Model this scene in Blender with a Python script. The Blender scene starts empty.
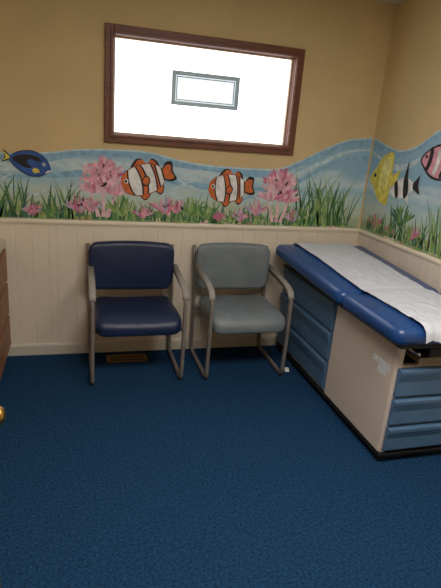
import bpy, math, random
from mathutils import Vector, Matrix, noise
random.seed(7)
C = bpy.context.scene.collection

# ---------------------------------------------------------------- materials
def lin(c):
    return tuple(((v/255)/12.92 if v/255 <= .04045 else ((v/255+.055)/1.055)**2.4) for v in c)+(1,)
def mat(name, col, rough=.6, var=0., vscale=8., bump=0., bscale=200., metal=0., spec=.5, coat=0., emis=None, estr=0., stretch=None):
    m = bpy.data.materials.new(name); m.use_nodes = True
    nt = m.node_tree; b = nt.nodes['Principled BSDF']
    b.inputs['Base Color'].default_value = lin(col)
    b.inputs['Roughness'].default_value = rough
    b.inputs['Metallic'].default_value = metal
    b.inputs['Specular IOR Level'].default_value = spec
    b.inputs['Coat Weight'].default_value = coat
    tc = nt.nodes.new('ShaderNodeTexCoord')
    src = tc.outputs['Object']
    if stretch:
        mp = nt.nodes.new('ShaderNodeMapping'); mp.inputs['Scale'].default_value = stretch
        nt.links.new(src, mp.inputs['Vector']); src = mp.outputs['Vector']
    if var > 0:
        n = nt.nodes.new('ShaderNodeTexNoise'); n.inputs['Scale'].default_value = vscale
        n.inputs['Detail'].default_value = 5
        r = nt.nodes.new('ShaderNodeValToRGB')
        r.color_ramp.elements[0].position = .3; r.color_ramp.elements[1].position = .7
        r.color_ramp.elements[0].color = lin([max(0, v*(1-var)) for v in col])
        r.color_ramp.elements[1].color = lin([min(255, v*(1+var)) for v in col])
        nt.links.new(src, n.inputs['Vector']); nt.links.new(n.outputs['Fac'], r.inputs['Fac'])
        nt.links.new(r.outputs['Color'], b.inputs['Base Color'])
    if bump > 0:
        n2 = nt.nodes.new('ShaderNodeTexNoise'); n2.inputs['Scale'].default_value = bscale
        n2.inputs['Detail'].default_value = 3
        bp = nt.nodes.new('ShaderNodeBump'); bp.inputs['Strength'].default_value = bump
        bp.inputs['Distance'].default_value = .004
        nt.links.new(src, n2.inputs['Vector']); nt.links.new(n2.outputs['Fac'], bp.inputs['Height'])
        nt.links.new(bp.outputs['Normal'], b.inputs['Normal'])
    if emis:
        b.inputs['Emission Color'].default_value = lin(emis); b.inputs['Emission Strength'].default_value = estr
    return m

M_wall = mat('wall_paint', (214,190,142), .7, .03, 2.5, .12, 260)
M_ceil = mat('ceiling_paint', (225,222,212), .9, .02, 4, .2, 150)
M_wains = mat('wainscot_cream', (232,220,202), .55, .02, 3)
M_trim = mat('trim_cream', (234,222,203), .45)
M_base = mat('baseboard_cream', (212,205,190), .5)
M_carpet = mat('carpet_blue', (29,60,92), .98, .28, 90, .5, 420, spec=.08)
M_brown = mat('window_wood', (112,66,48), .45, .14, 6, stretch=(2,2,20))
M_pane = mat('window_pane', (240,242,245), .3, emis=(252,253,255), estr=2.4)
M_panegray = mat('vent_pane', (225,230,235), .3, emis=(238,242,246), estr=.85)
M_ventfr = mat('vent_frame', (186,212,226), .4)
M_navy = mat('vinyl_navy', (25,40,74), .36, .06, 10, .25, 500)
M_slate = mat('vinyl_slate', (118,128,133), .45, .06, 10, .25, 500)
M_frame = mat('chair_steel', (138,130,124), .38, .05, 20, metal=.2)
M_arm = mat('arm_pad', (152,148,142), .55)
M_glide = mat('glide', (40,38,36), .7)
M_tbeige = mat('table_cream', (224,210,199), .42, .02, 3)
M_tblue = mat('drawer_blue', (82,116,150), .42, .05, 4)
M_tvin = mat('pad_vinyl_blue', (32,72,134), .30, .05, 6, .15, 300, coat=.2)
M_paper = mat('exam_paper', (212,216,227), .75, .02, 20, .9, 30)
M_black = mat('plinth_black', (26,26,28), .6)
M_chrome = mat('chrome', (200,200,200), .2, metal=1)
M_brass = mat('brass', (190,150,80), .3, metal=1)
M_door = mat('door_brown', (70,44,30), .45, .15, 5, stretch=(8,8,1))
M_wood = mat('cabinet_wood', (138,90,54), .45, .18, 6, stretch=(8,8,1))
M_counter = mat('countertop', (206,196,176), .4)
M_reg = mat('register_brown', (142,112,78), .5)
M_dark = mat('dark_slot', (20,16,14), .9)
M_white = mat('white_plastic', (235,235,232), .5)
M_label = mat('label', (238,242,248), .5)
M_lamp = mat('lamp_diffuser', (250,250,250), .5, emis=(255,248,240), estr=18.5)

# ---------------------------------------------------------------- mesh helpers
def empty(name):
    e = bpy.data.objects.new(name, None); C.objects.link(e); e.empty_display_size = .1
    return e
def mk(name, verts, faces, mats, parent=None, smooth=False, fm=None, bevel=0):
    me = bpy.data.meshes.new(name); me.from_pydata([tuple(v) for v in verts], [], faces)
    if not isinstance(mats, (list, tuple)): mats = [mats]
    for m in mats: me.materials.append(m)
    if fm:
        for p, i in zip(me.polygons, fm): p.material_index = i
    if smooth:
        for p in me.polygons: p.use_smooth = True
    me.update()
    o = bpy.data.objects.new(name, me); C.objects.link(o)
    if parent: o.parent = parent
    if bevel:
        b = o.modifiers.new('bevel', 'BEVEL'); b.width = bevel; b.segments = 3; b.limit_method = 'ANGLE'
    return o
BF = [(0,3,2,1),(4,5,6,7),(0,1,5,4),(1,2,6,5),(2,3,7,6),(3,0,4,7)]
def bx(a, b):
    x0,x1 = sorted((a[0],b[0])); y0,y1 = sorted((a[1],b[1])); z0,z1 = sorted((a[2],b[2]))
    return [(x0,y0,z0),(x1,y0,z0),(x1,y1,z0),(x0,y1,z0),(x0,y0,z1),(x1,y0,z1),(x1,y1,z1),(x0,y1,z1)]
def boxes(name, lst, mats, parent=None, bevel=0, fmi=None):
    V=[];F=[];fm=[]
    for k,(a,b) in enumerate(lst):
        n=len(V); V+=bx(a,b); F+=[tuple(i+n for i in f) for f in BF]; fm+=[(fmi[k] if fmi else 0)]*6
    return mk(name, V, F, mats, parent, fm=fm, bevel=bevel)
def sweep(name, path, ra, rb, side, m, parent=None, n=12, closed=False, sq=2.6):
    V=[];F=[];side=Vector(side); P=[Vector(p) for p in path]; L=len(P)
    for i,p in enumerate(P):
        if closed: t=P[(i+1)%L]-P[i-1]
        else: t=P[min(i+1,L-1)]-P[max(i-1,0)]
        t.normalize(); nn=t.cross(side).normalized()
        for k in range(n):
            a=2*math.pi*k/n; c,s=math.cos(a),math.sin(a)
            cx=math.copysign(abs(c)**(2/sq),c); sx=math.copysign(abs(s)**(2/sq),s)
            V.append(p+nn*ra*cx+side*rb*sx)
    R=L if closed else L-1
    for i in range(R):
        j=(i+1)%L
        for k in range(n):
            F.append((i*n+k,i*n+(k+1)%n,j*n+(k+1)%n,j*n+k))
    if not closed:
        F.append(tuple(range(n))[::-1]); F.append(tuple((L-1)*n+k for k in range(n)))
    return mk(name,V,F,m,parent,smooth=True)
def fillet(pts, r, seg=7):
    P=[Vector(p) for p in pts]; out=[P[0]]
    for i in range(1,len(P)-1):
        a=(P[i-1]-P[i]); b=(P[i+1]-P[i]); rr=min(r[i] if isinstance(r,dict) and i in r else (r if not isinstance(r,dict) else .03), a.length*.49, b.length*.49)
        A=P[i]+a.normalized()*rr; B=P[i]+b.normalized()*rr
        for k in range(seg+1):
            t=k/seg; out.append(A*(1-t)**2+P[i]*2*t*(1-t)+B*t*t)
    out.append(P[-1]); return out
def rrect(w,h,r,n=7):
    r=max(r,.001); pts=[]
    for cx,cy,a0 in ((w/2-r,h/2-r,0),(-w/2+r,h/2-r,90),(-w/2+r,-h/2+r,180),(w/2-r,-h/2+r,270)):
        for k in range(n+1):
            a=math.radians(a0+90*k/n); pts.append((cx+r*math.cos(a),cy+r*math.sin(a)))
    out=[];L=len(pts)
    for i in range(L):
        a=pts[i];b=pts[(i+1)%L];out.append(a)
        if (i+1)%(n+1)==0:
            for k in range(1,8): out.append((a[0]+(b[0]-a[0])*k/8,a[1]+(b[1]-a[1])*k/8))
    return out
def pillow(name,w,h,t,r,m,fn,parent=None,crown=.01,er=None,mats2=None):
    er=er or t*.48; prof=[]
    K=6
    for k in range(K+1):
        a=-math.pi/2+math.pi/2*k/K; prof.append((er-er*math.cos(a), -t/2+er+er*math.sin(a)))
    for k in range(K+1):
        a=math.pi/2*k/K; prof.append((er-er*math.cos(a), t/2-er+er*math.sin(a)))
    rings=[]
    half=min(w,h)/2
    ins=[er+(half-er)*q for q in (.12,.3,.5,.7,.88,.97)]
    for i in reversed(ins): rings.append((i,-t/2,0))
    for a,b in prof: rings.append((a,b,0))
    for i in ins:
        q=(i-er)/(half-er); rings.append((i,t/2+crown*(1-(1-q)**2),0))
    V=[];F=[];n=None
    for (i,z,_) in rings:
        o=rrect(w-2*i,h-2*i,max(r-i,.002)); n=len(o)
        V+=[fn(u,v,z) for u,v in o]
    for j in range(len(rings)-1):
        for k in range(n):
            F.append((j*n+k,j*n+(k+1)%n,(j+1)*n+(k+1)%n,(j+1)*n+k))
    F.append(tuple(range(n))[::-1]); F.append(tuple((len(rings)-1)*n+k for k in range(n)))
    return mk(name,V,F,m,parent,smooth=True)

# ---------------------------------------------------------------- room
XL=-3.0; YN=-4.0; H=2.416; T=.12
WX0,WX1,WZ0,WZ1=-1.868,-.612,1.414,2.072      # window casing outer
fo=.052
hx0,hx1,hz0,hz1=WX0+fo-.01,WX1-fo+.01,WZ0+fo-.01,WZ1-fo+.01
boxes('floor',[((XL-T,YN-T,-.1),(T,T,0))],M_carpet)
boxes('ceiling',[((XL-T,YN-T,H),(T,T,H+.1))],M_ceil)
boxes('wall_back',[((XL-T,0,0),(hx0,T,H)),((hx1,0,0),(T,T,H)),((hx0,0,0),(hx1,T,hz0)),((hx0,0,hz1),(hx1,T,H))],M_wall)
boxes('wall_right',[((0,YN,0),(T,0,H))],M_wall)
boxes('wall_left',[((XL-T,YN,0),(XL,0,H))],M_wall)
boxes('wall_front',[((XL-T,YN-T,0),(T,YN,H))],M_wall)
def wains(name, a, b, axis):
    V=[];F=[];prof=[];x=a
    gaps=[.10,.05,.12,.10,.07,.15,.10]
    i=0; prof.append((x,.008))
    while True:
        x+=gaps[i%7]; i+=1
        if x>=b-.01: break
        prof+= [(x-.003,.008),(x,.0055),(x+.003,.008)]
    prof.append((b,.008))
    for (s,d) in prof:
        for z in (.0,.905):
            V.append((s,-d,z) if axis=='x' else (-d,s,z))
    for k in range(len(prof)-1):
        F.append((2*k,2*k+2,2*k+3,2*k+1))
    return mk(name,V,F,M_wains)
wains('trim_3',XL+.001,-.008,'x'); wains('trim_4',YN+.001,-.008,'y')
def rail(name, axis, a, b, z0, prof, m):
    V=[];F=[];n=len(prof)
    for s in (a,b):
        for (d,z) in prof: V.append((s,-d,z0+z) if axis=='x' else (-d,s,z0+z))
    for k in range(n): F.append((k,(k+1)%n,n+(k+1)%n,n+k))
    F.append(tuple(range(n))[::-1]); F.append(tuple(range(n,2*n)))
    return mk(name,V,F,m)
rp=[(0,-.022),(.010,-.022),(.012,-.012),(.018,-.006),(.020,.006),(.016,.012),(.012,.018),(0,.018)]
rail('trim_1','x',XL,0,.905,rp,M_trim); rail('trim_2','y',YN,-.02,.905,rp,M_trim)
bp=[(0,0),(.020,0),(.020,.065),(.014,.078),(0,.08)]
rail('baseboard_back','x',XL,0,0,bp,M_base); rail('baseboard_right','y',YN,-.02,0,bp,M_base)

# ---------------------------------------------------------------- window
w=empty('window_1')
def frame(name,x0,x1,z0,z1,wd,y0,y1,m,par,bev=.004):
    return boxes(name,[((x0,y0,z0),(x0+wd,y1,z1)),((x1-wd,y0,z0),(x1,y1,z1)),((x0+wd,y0,z0),(x1-wd,y1,z0+wd)),((x0+wd,y0,z1-wd),(x1-wd,y1,z1))],m,par,bevel=bev)
frame('casing',WX0,WX1,WZ0,WZ1,fo,-.026,0,M_brown,w)
frame('casing_lip',WX0+fo*.62,WX1-fo*.62,WZ0+fo*.62,WZ1-fo*.62,.016,-.034,-.024,M_brown,w,.003)
frame('jamb',hx0,hx1,hz0,hz1,.012,0,.07,M_brown,w,.002)
frame('sash',hx0+.012,hx1-.012,hz0+.012,hz1-.012,.010,.03,.06,mat('sash_tan',(205,185,160),.5),w,.002)
boxes('pane',[((hx0+.012,.05,hz0+.012),(hx1-.012,.056,hz1-.012))],M_pane,w)
vx0,vx1,vz0,vz1=-1.458,-1.02,1.668,1.868
frame('vent_frame',vx0,vx1,vz0,vz1,.024,.018,.05,M_ventfr,w,.003)
frame('vent_inner',vx0+.03,vx1-.03,vz0+.03,vz1-.03,.006,.024,.05,M_ventfr,w,.002)
boxes('vent_pane',[((vx0+.024,.035,vz0+.024),(vx1-.024,.045,vz1-.024))],M_panegray,w)

# ---------------------------------------------------------------- mural
mural_cols={
 'white':(235,235,230),'black':(34,32,36),'orange':(208,108,54),'dorange':(150,70,40),'blue':(50,88,160),'dblue':(24,40,90),
 'yellow':(228,212,96),'lyellow':(240,230,150),'pink':(220,156,174),'magenta':(202,112,146),'lpink':(230,188,198),
 'g1':(84,130,78),'g2':(120,154,88),'g3':(70,116,98),'g4':(152,176,110),'g5':(60,102,66),'sand':(206,200,176),'sky':(190,212,222),'lblue':(138,180,208),'brown':(168,140,110),'lilac':(186,168,194)}
MK=list(mural_cols)
MM=[mat('mural_'+k,c,.7,.10,25) for k,c in mural_cols.items()]
def mural_bg(name):
    m=bpy.data.materials.new(name);m.use_nodes=True;nt=m.node_tree;b=nt.nodes['Principled BSDF'];b.inputs['Roughness'].default_value=.7
    tc=nt.nodes.new('ShaderNodeTexCoord');sp=nt.nodes.new('ShaderNodeSeparateXYZ');nt.links.new(tc.outputs['Object'],sp.inputs[0])
    mp=nt.nodes.new('ShaderNodeMapping');mp.inputs['Scale'].default_value=(3,3,11);nt.links.new(tc.outputs['Object'],mp.inputs[0])
    n=nt.nodes.new('ShaderNodeTexNoise');n.inputs['Scale'].default_value=1.6;n.inputs['Detail'].default_value=5;nt.links.new(mp.outputs[0],n.inputs['Vector'])
    a=nt.nodes.new('ShaderNodeMath');a.operation='MULTIPLY_ADD';a.inputs[1].default_value=.26;a.inputs[2].default_value=-.13;nt.links.new(n.outputs['Fac'],a.inputs[0])
    s=nt.nodes.new('ShaderNodeMath');s.operation='ADD';nt.links.new(sp.outputs['Z'],s.inputs[0]);nt.links.new(a.outputs[0],s.inputs[1])
    mr=nt.nodes.new('ShaderNodeMapRange');mr.inputs['From Min'].default_value=.92;mr.inputs['From Max'].default_value=1.46;nt.links.new(s.outputs[0],mr.inputs['Value'])
    r=nt.nodes.new('ShaderNodeValToRGB');nt.links.new(mr.outputs[0],r.inputs['Fac']);cr=r.color_ramp
    cr.elements[0].position=0;cr.elements[0].color=lin((150,166,128))
    cr.elements[1].position=1;cr.elements[1].color=lin((150,190,214))
    for p,c in ((.14,(188,198,168)),(.32,(192,210,202)),(.5,(162,198,214)),(.62,(200,218,224)),(.76,(146,186,212))):
        e=cr.elements.new(p);e.color=lin(c)
    nt.links.new(r.outputs[0],b.inputs['Base Color']);return m
MBG=mural_bg('mural_water')
class Mural:
    def __init__(s,axis): s.V=[];s.F=[];s.M=[];s.axis=axis;s.top=0
    def pt(s,u,v,l):
        d=.0012+.0004*l
        return (u,-d,v) if s.axis=='x' else (-d,u,v)
    def poly(s,pts,c,l):
        n=len(s.V);s.V+=[s.pt(u,v,l) for u,v in pts];s.F.append(tuple(range(n,n+len(pts))));s.M.append(MK.index(c) if c!='bg' else len(MK))
    def blade(s,x,z,h,wd,lean,c,l,curve=0.3,tip=0.0,n=6):
        L=[];Rr=[]
        for k in range(n+1):
            t=k/n;cx=x+lean*h*(t*(1-curve)+curve*t*t);ww=wd*((1-t)**.7*(1-tip)+tip*math.sin(math.pi*min(1,t*.8+.15)))*.5+.0006
            cz=z+h*t*(1-.12*abs(lean)*t); L.append((cx-ww,cz));Rr.append((cx+ww,cz))
        s.poly(L+Rr[::-1],c,l)
def crom(P,seg=6):
    out=[];n=len(P)
    for i in range(n):
        p0,p1,p2,p3=P[i-1],P[i],P[(i+1)%n],P[(i+2)%n]
        for k in range(seg):
            t=k/seg
            out.append(tuple(.5*((2*p1[j])+(-p0[j]+p2[j])*t+(2*p0[j]-5*p1[j]+4*p2[j]-p3[j])*t*t+(-p0[j]+3*p1[j]-3*p2[j]+p3[j])*t**3) for j in (0,1)))
    return out
def tf(pts,cx,cz,s,ang=0,flip=1,sy=1.0):
    a=math.radians(ang);c,si=math.cos(a),math.sin(a)
    return [(cx+s*(flip*x*c-y*sy*si),cz+s*(flip*x*si+y*sy*c)) for x,y in pts]
def smoothline(P,n=10):
    out=[]
    for i in range(len(P)-1):
        p0=P[max(i-1,0)];p1=P[i];p2=P[i+1];p3=P[min(i+2,len(P)-1)]
        for k in range(n):
            t=k/n
            out.append(tuple(.5*((2*p1[j])+(-p0[j]+p2[j])*t+(2*p0[j]-5*p1[j]+4*p2[j]-p3[j])*t*t+(-p0[j]+3*p1[j]-3*p2[j]+p3[j])*t**3) for j in (0,1)))
    out.append(P[-1]);return out
def band(M,top,z0,c,l,off=0):
    T2=smoothline(top)
    for i in range(len(T2)-1):
        (a,za),(b,zb)=T2[i],T2[i+1]
        M.poly([(a,z0),(b,z0),(b,zb+off),(a,za+off)],c,l)
def ribbon(M,top,c,l,o0,o1,ph=0):
    T2=smoothline(top)
    for i in range(len(T2)-1):
        (a,za),(b,zb)=T2[i],T2[i+1]
        w0=.010*math.sin(a*9+ph);w1=.010*math.sin(b*9+ph)
        M.poly([(a,za+o0+w0),(b,zb+o0+w1),(b,zb+o1),(a,za+o1)],c,l)
def grass(M,x,z,h,n,spread,l,cols=('g1','g2','g3','g5','g4'),wd=.014):
    for i in range(n):
        M.blade(x+random.uniform(-spread,spread)*.5,z,h*random.uniform(.55,1),wd*random.uniform(.7,1.2),random.uniform(-.45,.45),random.choice(cols),l+(i%5)*.3,random.uniform(.1,.9))
def fan(M,x,z,h,n,l,cols,wd=.02,a0=-1.3,a1=1.3):
    for i in range(n):
        a=a0+(a1-a0)*(i+.5)/n+random.uniform(-.1,.1);hh=h*random.uniform(.7,1)
        L=[];Rr=[]
        for k in range(7):
            t=k/6;ww=wd*(.25+.75*math.sin(math.pi*min(1,.1+.82*t)))*.5
            cx=x+math.sin(a)*hh*t+.012*math.sin(5*t+i);cz=z+math.cos(a*.9)*hh*t+.15*hh*t
            L.append((cx-ww*math.cos(a),cz+ww*math.sin(a)));Rr.append((cx+ww*math.cos(a),cz-ww*math.sin(a)))
        M.poly(L+Rr[::-1],random.choice(cols),l+(i%4)*.3)
def ell(cx,cy,rx,ry,n=22): return [(cx+rx*math.cos(2*math.pi*k/n),cy+ry*math.sin(2*math.pi*k/n)) for k in range(n)]
def clown(M,cx,cz,s,ang,l=12,sy=1.0):
    T_=lambda p:tf(p,cx,cz,s,ang,1,sy)
    tail=crom([(.28,.03),(.40,.16),(.52,.14),(.50,0),(.53,-.12),(.40,-.13),(.28,-.05)])
    M.poly(T_([(x*1.0+.0,y*1.12) for x,y in tail]),'black',l); M.poly(T_([(.29+(x-.29)*.84,y*.82) for x,y in tail]),'orange',l+1)
    for fin in ([(-.22,.18),(-.12,.34),(.0,.34),(.08,.24),(.18,.30),(.27,.22),(.24,.06)],[(-.2,-.18),(-.14,-.34),(-.03,-.30),(.0,-.2)],[(.08,-.16),(.16,-.32),(.26,-.24),(.24,-.08)]):
        f=crom(fin);mx=sum(p[0] for p in f)/len(f);my=sum(p[1] for p in f)/len(f)
        M.poly(T_(f),'black',l);M.poly(T_([(mx+(x-mx)*.8,my+(y-my)*.8) for x,y in f]),'orange',l+1)
    def half(x):
        t=(x+.06)/.40
        return .245*max(0,1-abs(t)**2.3)**.5
    xs=[-.46+.8*k/28 for k in range(29)]
    M.poly(T_([(x,half(x)+.012) for x in xs]+[(x,-half(x)-.012) for x in xs[::-1]]),'dorange',l+2)
    M.poly(T_([(x,half(x)) for x in xs]+[(x,-half(x)) for x in xs[::-1]]),'orange',l+3)
    for (a,b,bul) in ((-.27,-.15,.04),(-.03,.12,-.05),(.22,.29,.0)):
        for e,c,ll in ((.028,'black',l+4),(0,'white',l+5)):
            up=[];dn=[]
            for k in range(9):
                v=-1+2*k/8
                xa=a-e+bul*(1-v*v)*(-1);xb=b+e+bul*(1-v*v)*(1 if bul>0 else -.6)
                up.append((xa,v*half(xa)*1.01));dn.append((xb,v*half(xb)*1.01))
            M.poly(T_(up+dn[::-1]),c,ll)
    M.poly(T_(ell(-.36,.05,.035,.04)),'white',l+6);M.poly(T_(ell(-.365,.05,.022,.028)),'black',l+7)
    p=crom([(-.1,-.02),(.0,.06),(.06,-.02),(.0,-.12),(-.08,-.1)])
    M.poly(T_(p),'black',l+7);M.poly(T_([(-.02+(x+.02)*.72,-.03+(y+.03)*.72) for x,y in p]),'orange',l+8)
    M.poly(T_([(-.455,-.03),(-.40,-.06),(-.38,-.05),(-.40,-.075)]),'black',l+7)
def finish(M,name):
    return mk(name,M.V,M.F,MM+[MBG],None,fm=M.M)

A=Mural('x')
topA=[(-2.99,1.33),(-2.75,1.35),(-2.467,1.314),(-2.215,1.331),(-2.012,1.362),(-1.771,1.375),(-1.583,1.372),(-1.387,1.335),(-1.185,1.315),(-.834,1.312),(-.688,1.324),(-.54,1.385),(-.39,1.465),(-.2,1.545),(-.012,1.572)]
band(A,topA,.92,'sky',0,.0); band(A,topA,.92,'bg',1,-.010)
ribbon(A,topA,'lblue',1.3,-.050,-.012); ribbon(A,topA,'sky',1.5,-.10,-.075,2); ribbon(A,topA,'lblue',1.4,-.155,-.125,4)
for k in range(26):
    x=random.uniform(-2.9,-.4);z=random.uniform(1.08,1.27);L_=random.uniform(.12,.3)
    P=[(x+L_*t/8,z+.018*math.sin(t*.8+k)+.006*math.sin(math.pi*t/8)) for t in range(9)]
    P2=[(x+L_*t/8,z+.018*math.sin(t*.8+k)-.008*math.sin(math.pi*t/8)) for t in range(9)]
    A.poly(P+P2[::-1],random.choice(['sky','lblue','sky']),1.6+.02*k)
for k in range(110):
    x=-2.9+2.8*k/110+random.uniform(-.02,.02)
    A.poly(tf(crom([(-1,0),(0,.5),(1,.1),(.4,-.5),(-.6,-.4)],3),x,.945+random.uniform(-.015,.05),random.uniform(.02,.05)),random.choice(['sand','g4','g2','brown','sand','lpink','g4']),2.2+(k%9)*.15)
for k in range(34):
    x=-2.9+2.75*k/34; grass(A,x,.93,random.uniform(.10,.19),7,.1,4)
for (x,h,n,sp) in ((-2.62,.3,14,.2),(-2.42,.28,20,.2),(-2.26,.12,8,.12),(-2.14,.27,18,.14),(-2.03,.17,8,.1),(-1.9,.12,7,.1),(-1.72,.16,10,.14),(-1.52,.13,8,.16),(-1.36,.15,10,.14),(-1.24,.19,10,.1),(-1.08,.12,8,.16),(-.9,.14,8,.12),(-.78,.15,7,.12),(-.6,.17,8,.12),(-.36,.42,32,.34),(-.3,.36,16,.2),(-.17,.28,16,.12)):
    grass(A,x,.93+random.uniform(0,.02),h,n,sp,5)
for x in (-1.87,-.675):      # branching pink coral
    for dx,ln,h in ((0,.0,.24),(-.03,-.35,.2),(.03,.35,.2)): A.blade(x+dx,.95,h,.024,ln,'lpink',6.3)
    for (dx,dz,h,n) in ((-.06,1.10,.10,11),(.07,1.09,.10,11),(0,1.14,.145,15),(-.035,1.20,.10,11),(.04,1.20,.10,11),(0,1.24,.09,11)):
        fan(A,x+dx,dz,h,n,6.6+dz,('pink','lpink','pink','lpink','magenta'),.024,-1.6,1.6)
for (x,z,h) in ((-2.02,.97,.10),(-1.47,.98,.11),(-1.40,.99,.09),(-1.95,.98,.10),(-.83,.99,.11),(-.55,.96,.08),(-1.1,.95,.06),(-1.62,.95,.07),(-2.3,.95,.07),(-.95,.95,.08)):
    fan(A,x,z,h,10,8,('magenta','pink','lilac'),.017)
for (x,z,h) in ((-1.76,.96,.12),(-1.3,.97,.13),(-1.18,.95,.10),(-.5,.95,.1),(-2.2,.94,.08),(-1.0,.94,.08)):
    fan(A,x,z,h,9,8,('g4','g2','g1'),.018)
clown(A,-1.60,1.205,.36,18,sy=1.05); clown(A,-1.035,1.172,.33,6,sy=1.1)
def tang(M,cx,cz,s,ang,l=12):
    T_=lambda p:tf(p,cx,cz,s,ang)
    M.poly(T_([(-.30,.02),(-.52,.17),(-.46,.0),(-.52,-.13)]),'black',l);M.poly(T_([(-.34,.02),(-.50,.12),(-.44,0),(-.50,-.09)]),'yellow',l+1)
    body=crom([(-.36,.02),(-.2,.19),(.1,.27),(.36,.18),(.5,-.02),(.36,-.18),(.1,-.25),(-.2,-.15)])
    M.poly(T_([(x*1.03,y*1.08) for x,y in body]),'dblue',l+2);M.poly(T_(body),'blue',l+3)
    M.poly(T_(crom([(-.32,.03),(-.1,.16),(.15,.19),(.3,.12),(.16,.09),(.05,.1),(.0,.0),(.12,-.07),(0,-.11),(-.16,-.06)])),'black',l+4)
    M.poly(T_(ell(.08,.02,.07,.05)),'blue',l+5);M.poly(T_(ell(.36,.06,.035,.035)),'white',l+5);M.poly(T_(ell(.365,.06,.02,.02)),'black',l+6)
    M.poly(T_(crom([(.2,-.06),(.3,-.12),(.2,-.18),(.14,-.12)])),'yellow',l+6)
    M.poly(T_(crom([(.44,-.08),(.5,-.03),(.49,-.08),(.42,-.13)])),'white',l+6)
tang(A,-2.32,1.262,.27,-12)
finish(A,'sea_life_mural')

B=Mural('y')
topB=[(-2.6,1.5),(-2.2,1.62),(-1.8,1.58),(-1.4,1.5),(-1.1,1.58),(-.85,1.67),(-.69,1.64),(-.5,1.54),(-.33,1.505),(-.18,1.53),(-.012,1.572)]
band(B,topB,.92,'sky',0); band(B,topB,.92,'bg',1,-.010)
ribbon(B,topB,'lblue',1.3,-.045,-.012); ribbon(B,topB,'sky',1.5,-.12,-.09,2)
for k in range(80):
    x=-2.5+2.4*k/80
    B.poly(tf(crom([(-1,0),(0,.5),(1,.1),(.4,-.5),(-.6,-.4)],3),x,.945+random.uniform(-.015,.05),random.uniform(.02,.05)),random.choice(['sand','g4','g2','brown','sand','g4']),2.2+(k%9)*.15)
for (x,h,n,sp) in ((-.14,.14,10,.10),(-.3,.16,10,.14),(-.45,.26,16,.14),(-.58,.16,10,.14),(-.72,.22,12,.14),(-.86,.32,18,.16),(-1.05,.28,14,.2),(-1.4,.3,16,.3),(-1.9,.3,16,.3)):
    grass(B,x,.94,h,n,sp,5)
for (x,z,h) in ((-.2,.96,.1),(-.62,.97,.09),(-.38,.95,.08)): fan(B,x,z,h,9,8,('g4','g2','magenta'),.018)
fan(B,-.48,1.03,.14,11,7,('g3','g1','g2'),.022)
def T1(p): return tf(p,-.222,1.31,.49,0,1)
B.poly(T1(crom([(.36,-.02),(.22,.16),(.10,.30),(-.12,.36),(-.16,.12),(-.22,.02),(-.16,-.14),(-.14,-.34),(.08,-.30),(.24,-.14)])),'yellow',11)
B.poly(T1(crom([(.1,.2),(-.05,.3),(-.12,.1),(.05,.05)])),'lyellow',12)
B.poly(T1([(-.18,.06),(-.34,.16),(-.3,0),(-.34,-.14),(-.18,-.06)]),'yellow',11.5)
B.poly(T1(ell(.24,.03,.03,.03)),'black',13)
B.poly(T1([(.36,-.02),(.40,-.05),(.34,-.06)]),'lyellow',12)
for q in (-.08,.0,.08): B.poly(T1(crom([(q,.2),(q+.03,0),(q,-.2),(q-.015,0)])),'lyellow',12.5)
def T2(p): return tf(p,-.46,1.28,.31,-12,1)
B.poly(T2(crom([(.5,-.05),(.3,.12),(.0,.2),(-.3,.06),(-.3,-.06),(0,-.2),(.3,-.18)])),'white',14)
B.poly(T2([(.02,.19),(-.12,.55),(-.1,.16)]),'black',14)
B.poly(T2(crom([(.34,.1),(.24,.15),(.2,-.17),(.3,-.16)])),'black',15)
B.poly(T2(crom([(.02,.2),(-.12,.15),(-.12,-.15),(.02,-.19)])),'black',15)
B.poly(T2([(-.28,.05),(-.5,.2),(-.44,0),(-.5,-.2),(-.28,-.05)]),'black',15)
B.poly(T2([(.0,-.18),(-.15,-.36),(-.14,-.14)]),'white',14)
def T3(p): return tf(p,-.72,1.455,.36,10,1)
B.poly(T3(crom([(.42,-.04),(.26,.16),(.0,.30),(-.26,.22),(-.34,0),(-.24,-.22),(.04,-.26),(.28,-.16)])),'black',11)
B.poly(T3(crom([(.38,-.04),(.25,.13),(.0,.26),(-.23,.19),(-.31,0),(-.22,-.19),(.04,-.22),(.26,-.13)])),'pink',12)
for a in (.18,-.02,-.2): B.poly(T3(crom([(a+.05,.18),(a-.02,.2),(a-.06,0),(a-.02,-.18),(a+.05,-.18),(a+.03,0)])),'black' if a!=-.02 else 'white',13)
B.poly(T3([(-.3,.06),(-.5,.24),(-.44,0),(-.5,-.2),(-.3,-.06)]),'magenta',12)
B.poly(T3(ell(.28,.03,.03,.03)),'black',14);B.poly(T3([(.02,.28),(-.1,.46),(-.2,.22)]),'magenta',12)
finish(B,'tropical_fish_mural')

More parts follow.
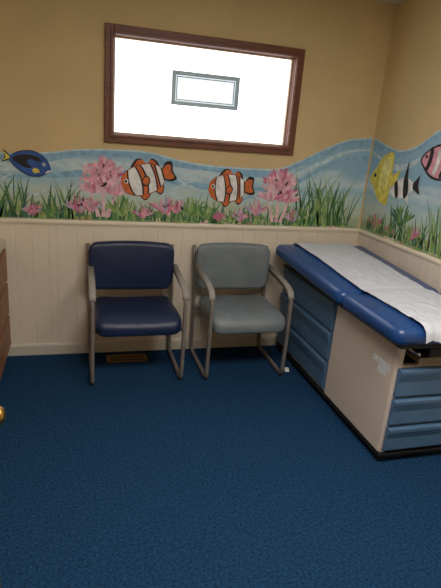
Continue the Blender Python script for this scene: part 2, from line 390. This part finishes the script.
# ---------------------------------------------------------------- chairs
def chair(x0,x1,yf,yb,vin,bdx=0):
    g=empty('guest_armchair'); cx=(x0+x1)/2; W=(x1-x0)
    def fr(sx):
        x=cx+sx*W/2
        xb=x+bdx
        loop=fillet([(xb,yb,.785),(xb,yb-.012,.66),(x,yb,.40),(x,yb,.018),(x,yf,.018),(x,yf-.01,.32),(x,yf-.005,.565),(x,yf+.09,.60),(x,yb-.02,.635)],{1:.05,2:.05,3:.05,4:.05,5:.1,6:.07,7:.05})
        sweep('side_frame',loop,.0165,.012,(1,0,0),M_frame,g,n=14)
        arm=fillet([(x,yf-.008,.55),(x,yf+.008,.592),(x,yf+.09,.620),(x,yb-.05,.652)],{1:.04,2:.05})
        sweep('arm_pad',arm,.012,.020,(1,0,0),M_arm,g,n=14)
        boxes('glide',[((x-.012,yf+.02,0),(x+.012,yf+.05,.006)),((x-.012,yb-.05,0),(x+.012,yb-.02,.006))],M_glide,g)
    fr(-1);fr(1)
    for y,z in ((yf+.06,.335),(yb-.06,.35)):
        sweep('cross_bar',[(x0,y,z),(cx,y,z),(x1,y,z)],.011,.014,(0,1,0),M_frame,g)
    sweep('back_bar',[(x0+bdx,yb-.005,.70),(cx,yb+.004,.70),(x1+bdx,yb-.005,.70)],.011,.009,(0,1,0),M_frame,g)
    D=yb-yf+.025; sy=(yf+yb)/2-.03
    def fs(u,v,s):
        q=v/(D/2)
        drop=-.032*max(0,(-q-.45)/.55)**2
        tape=1-.04*max(0,q)
        return (cx+u*tape, sy+v, .390+s+drop+.012*(1-q)*.3+.010*(u/(W/2))**2*(1 if s>0 else 0))
    pillow('seat',W-.028,D,.085,.06,vin,fs,g,crown=.006,er=.034)
    boxes('seat_pan',[((x0+.05,yf+.02,.333),(x1-.05,yb-.06,.348))],M_black,g,bevel=.004)
    Hb=.305
    def fb(u,v,s):
        q=v/(Hb/2)
        nar=1-.05*max(0,-q)**2
        yy=yb-.048-.028*(u/(W/2))**2-.014*q
        return (cx+bdx+u*nar, yy-s+.02*q, .652+v+.010*(1-(u/(W/2))**2)*q)
    pillow('backrest',W+.006,Hb,.062,.055,vin,fb,g,crown=.008,er=.028)
    return g
chair(-1.953,-1.408,-.505,-.045,M_navy,-.012)
chair(-1.247,-.726,-.52,-.045,M_slate,-.018)

# ---------------------------------------------------------------- exam table
t=empty('medical_exam_table')
X0,X1=-.58,-.03; Y0,Y1=-1.47,-.08; ZT=.675
boxes('plinth',[((X0+.02,Y0+.03,0),(X1-.02,Y1-.02,.07))],M_black,t)
boxes('plinth_flange',[((X0-.012,Y0-.012,.04),(X1,Y1,.058))],M_black,t,bevel=.004)
YS=-.86
boxes('body',[((X0,YS-.02,.058),(X1,Y1,.60)),((X0,Y0,.058),(X0+.03,YS-.02,ZT)),((X1-.03,Y0,.058),(X1,YS,ZT)),((X0,Y0+.25,.058),(X1,YS,ZT)),((X0+.03,Y0+.012,.058),(X1-.03,Y0+.26,.535)),((X0,YS-.02,.6),(X1,Y1,ZT))],M_tbeige,t,bevel=.004)
boxes('side_panel',[((X0-.014,Y0+.0,.065),(X0,YS-.012,.655))],M_tbeige,t,bevel=.005)
def drawer(name,a,b,z0,z1,side):
    h=z1-z0; prof=[(0,z0),(.012,z0),(.020,z0+.01),(.020,z0+h*.55),(.032,z1-.022),(.032,z1-.006),(.026,z1),(0,z1)]
    V=[];n=len(prof)
    for s in (a,b):
        for d,z in prof: V.append((X0-d,s,z) if side else (s,Y0-d,z))
    F=[(k,(k+1)%n,n+(k+1)%n,n+k) for k in range(n)]+[tuple(range(n))[::-1],tuple(range(n,2*n))]
    return mk(name,V,F,M_tblue,t,bevel=.002)
zz=[.075,.265,.455,.645]
for i in range(3): drawer('side_drawer',YS+.006,Y1-.01,zz[i]+.004,zz[i+1]-.004,True)
for a,b in ((.075,.212),(.222,.368),(.378,.53)): drawer('end_drawer',X0+.006,X1-.01,a,b,False)
boxes('recess',[((X0+.035,Y0+.03,.538),(X1-.035,Y0+.245,.54)),((X0+.035,Y0+.24,.54),(X1-.035,Y0+.248,.67))],M_dark,t)
boxes('step_slide',[((X0+.10,Y0-.01,.558),(X1-.08,Y0+.20,.572)),((X0+.10,Y0-.018,.552),(X1-.08,Y0-.008,.585))],mat('step_tan',(140,120,98),.5),t,bevel=.002)
boxes('stirrup_housing',[((X0+.14,Y0-.03,.592),(X0+.30,Y0+.16,.640)),((X0+.36,Y0-.02,.592),(X0+.45,Y0+.16,.640))],M_black,t,bevel=.005)
for x in (X0+.07,X0+.22,X1-.07):
    sweep('stirrup_bar',[(x,Y0-.045,.618),(x,Y0+.1,.618),(x,Y0+.22,.618)],.009,.009,(1,0,0),M_chrome,t)
boxes('rating_label',[((X0-.0165,-1.44,.487),(X0-.0145,-1.345,.528)),((X0-.0165,-1.335,.500),(X0-.0145,-1.295,.528)),((X0-.0165,-1.42,.455),(X0-.0145,-1.345,.482))],M_label,t,fmi=[0,0,0])
def padz(y):
    return .058*max(0,(y+1.0)/.85)**1.0
SEAM=-1.02
px0,px1=-.675,-.012
def f1(u,v,s): return ((px0+px1)/2+u, (-1.56+SEAM)/2+v, .718+s)
pillow('seat_pad',px1-px0,abs(-1.56-SEAM)-.004,.085,.05,M_tvin,f1,t,crown=.010,er=.036)
LH=-.10-SEAM
def f2(u,v,s):
    y=(SEAM-.10)/2+v; q=(y-SEAM)/LH
    return ((px0+px1)/2+u-(.5-u/(px1-px0))*.036*q, y, .718+s+padz(y))
pillow('head_pad',px1-px0,LH-.004,.085,.05,M_tvin,f2,t,crown=.010,er=.036)
boxes('pad_board',[((px0+.04,-1.54,.662),(px1-.02,-.14,.68))],M_black,t)
boxes('head_support',[((px0+.10,-.80,.675),(px1-.04,-.16,.70)),((px0+.10,-.45,.675),(px1-.04,-.16,.72))],M_tbeige,t)
pa,pb=-.545,-.13
V=[];F=[];NX=48
def topz(y):
    return .7605+.0105+.0045+padz(max(y,-1.0))+(-.004 if abs(y-SEAM)<.03 else 0)
path=[]
ys=[-.14-1.39*k/150 for k in range(151)]
for y in ys: path.append((y,topz(y)))
path[0]=(-.100,topz(-.14)-.036)
path.insert(1,(-.112,topz(-.14)-.012))
path+= [(-1.552,.769),(-1.570,.752),(-1.577,.735),(-1.580,.716),(-1.580,.700)]
for i,(y,z) in enumerate(path):
    for k in range(NX+1):
        u=k/NX; X=pa+(pb-pa)*u
        cr=noise.noise(Vector((X*9,y*5,1)))*.5+noise.noise(Vector((X*26,y*16,5)))*.3
        cr=abs(cr)                                   # sharp little creases
        near=1+1.6*max(0,(-y-1.25)/.3)
        sh=-.018*max(0,(y+1.0)/.85)
        end=max(0,i-(len(path)-5))
        V.append((X+sh+.004*math.sin(9*y),y-.004*end*abs(math.sin(19*u+1))*.5,z+.001+min(.011,.013*cr*near)+(.003*end*math.sin(u*15) if end else 0)))
for i in range(len(path)-1):
    for k in range(NX):
        a=i*(NX+1)+k;F.append((a,a+1,a+NX+2,a+NX+1))
pp=mk('paper_sheet',V,F,M_paper,t,smooth=True)

# ---------------------------------------------------------------- cabinet on the left
c=empty('wood_cabinet')
boxes('toe_kick',[((-2.95,-.75,0),(-2.50,-.03,.08))],M_black,c)
boxes('carcass',[((-2.95,-.8,.08),(-2.472,-.025,.76))],M_wood,c,bevel=.003)
for k in range(3):
    for j in range(2):
        boxes('drawer_front',[((-2.472,-.41-.37*j+.01,.10+.22*k),(-2.458,-.045-.37*j,.30+.22*k))],M_wood,c,bevel=.004)
boxes('countertop',[((-2.97,-.82,.76),(-2.458,-.025,.795))],M_counter,c,bevel=.006)

# ---------------------------------------------------------------- floor register
r=empty('floor_register')
rx0,rx1,ry0,ry1=-1.85,-1.575,-.195,-.085
boxes('rim',[((rx0,ry0,0),(rx1,ry0+.016,.007)),((rx0,ry1-.016,0),(rx1,ry1,.007)),((rx0,ry0,0),(rx0+.02,ry1,.007)),((rx1-.02,ry0,0),(rx1,ry1,.007)),((rx0,(ry0+ry1)/2-.004,0),(rx1,(ry0+ry1)/2+.004,.007))],M_reg,r,bevel=.002)
boxes('throat',[((rx0+.01,ry0+.01,.0005),(rx1-.01,ry1-.01,.002))],M_dark,r)
boxes('louvres',[((rx0+.02+.0125*k,ry0+.01,.001),(rx0+.024+.0125*k,ry1-.01,.0055)) for k in range(19)],M_reg,r)
V=[(0,0,0),(.03,-.008,.002),(.036,.02,.018),(.004,.028,.022),(.018,.010,.030)]
V=[(-.672+a,-.455+b,c_+.0005) for a,b,c_ in V]
mk('paper_scrap',V,[(0,1,4),(1,2,4),(2,3,4),(3,0,4),(0,3,2,1)],M_white)

# ---------------------------------------------------------------- door, open at the left of the camera
d=empty('door_1')
DX=-2.234
boxes('slab',[((DX-.04,-3.05,.012),(DX,-2.2,2.03))],M_door,d,bevel=.003)
V=[];F=[];n=20
prof=[(0,.028),(.004,.03),(.007,.027),(.008,.011),(.016,.011),(.020,.018),(.027,.023),(.035,.023),(.042,.018),(.046,.009),(.047,.001)]
for (dx,rr) in prof:
    for k in range(n): a=2*math.pi*k/n;V.append((DX+dx,-2.27+rr*math.cos(a),.905+rr*math.sin(a)))
for i in range(len(prof)-1):
    for k in range(n): F.append((i*n+k,i*n+(k+1)%n,(i+1)*n+(k+1)%n,(i+1)*n+k))
F.append(tuple((len(prof)-1)*n+k for k in range(n)))
mk('knob',V,F,M_brass,d,smooth=True)

# ---------------------------------------------------------------- lights
l=empty('ceiling_light')
boxes('housing',[((-1.95,-2.65,H-.05),(-.65,-2.00,H-.001))],M_white,l,bevel=.004)
boxes('diffuser',[((-1.92,-2.62,H-.058),(-.68,-2.03,H-.051))],M_lamp,l)

wd=bpy.data.worlds.new('World');bpy.context.scene.world=wd;wd.use_nodes=True
wd.node_tree.nodes['Background'].inputs[0].default_value=(.8,.88,1,1);wd.node_tree.nodes['Background'].inputs[1].default_value=.6

# ---------------------------------------------------------------- camera
pitch,yaw,roll,fpx=.3124,.2917,.0818,501.456
cy,sy_=math.cos(yaw),math.sin(yaw);cp,sp=math.cos(pitch),math.sin(pitch)
f=Vector((sy_*cp,cy*cp,-sp));rt=Vector((cy,-sy_,0));up=rt.cross(f)
R2=rt*math.cos(roll)+up*math.sin(roll);U2=-rt*math.sin(roll)+up*math.cos(roll)
cam=bpy.data.cameras.new('camera');co=bpy.data.objects.new('camera',cam);C.objects.link(co)
cam.sensor_fit='HORIZONTAL';cam.sensor_width=36;cam.lens=fpx*36/441;cam.clip_start=.02
co.matrix_world=Matrix(((R2.x,U2.x,-f.x,-2.0332),(R2.y,U2.y,-f.y,-3.3074),(R2.z,U2.z,-f.z,1.5304),(0,0,0,1)))
bpy.context.scene.camera=co
bpy.context.scene.view_settings.view_transform='Standard'
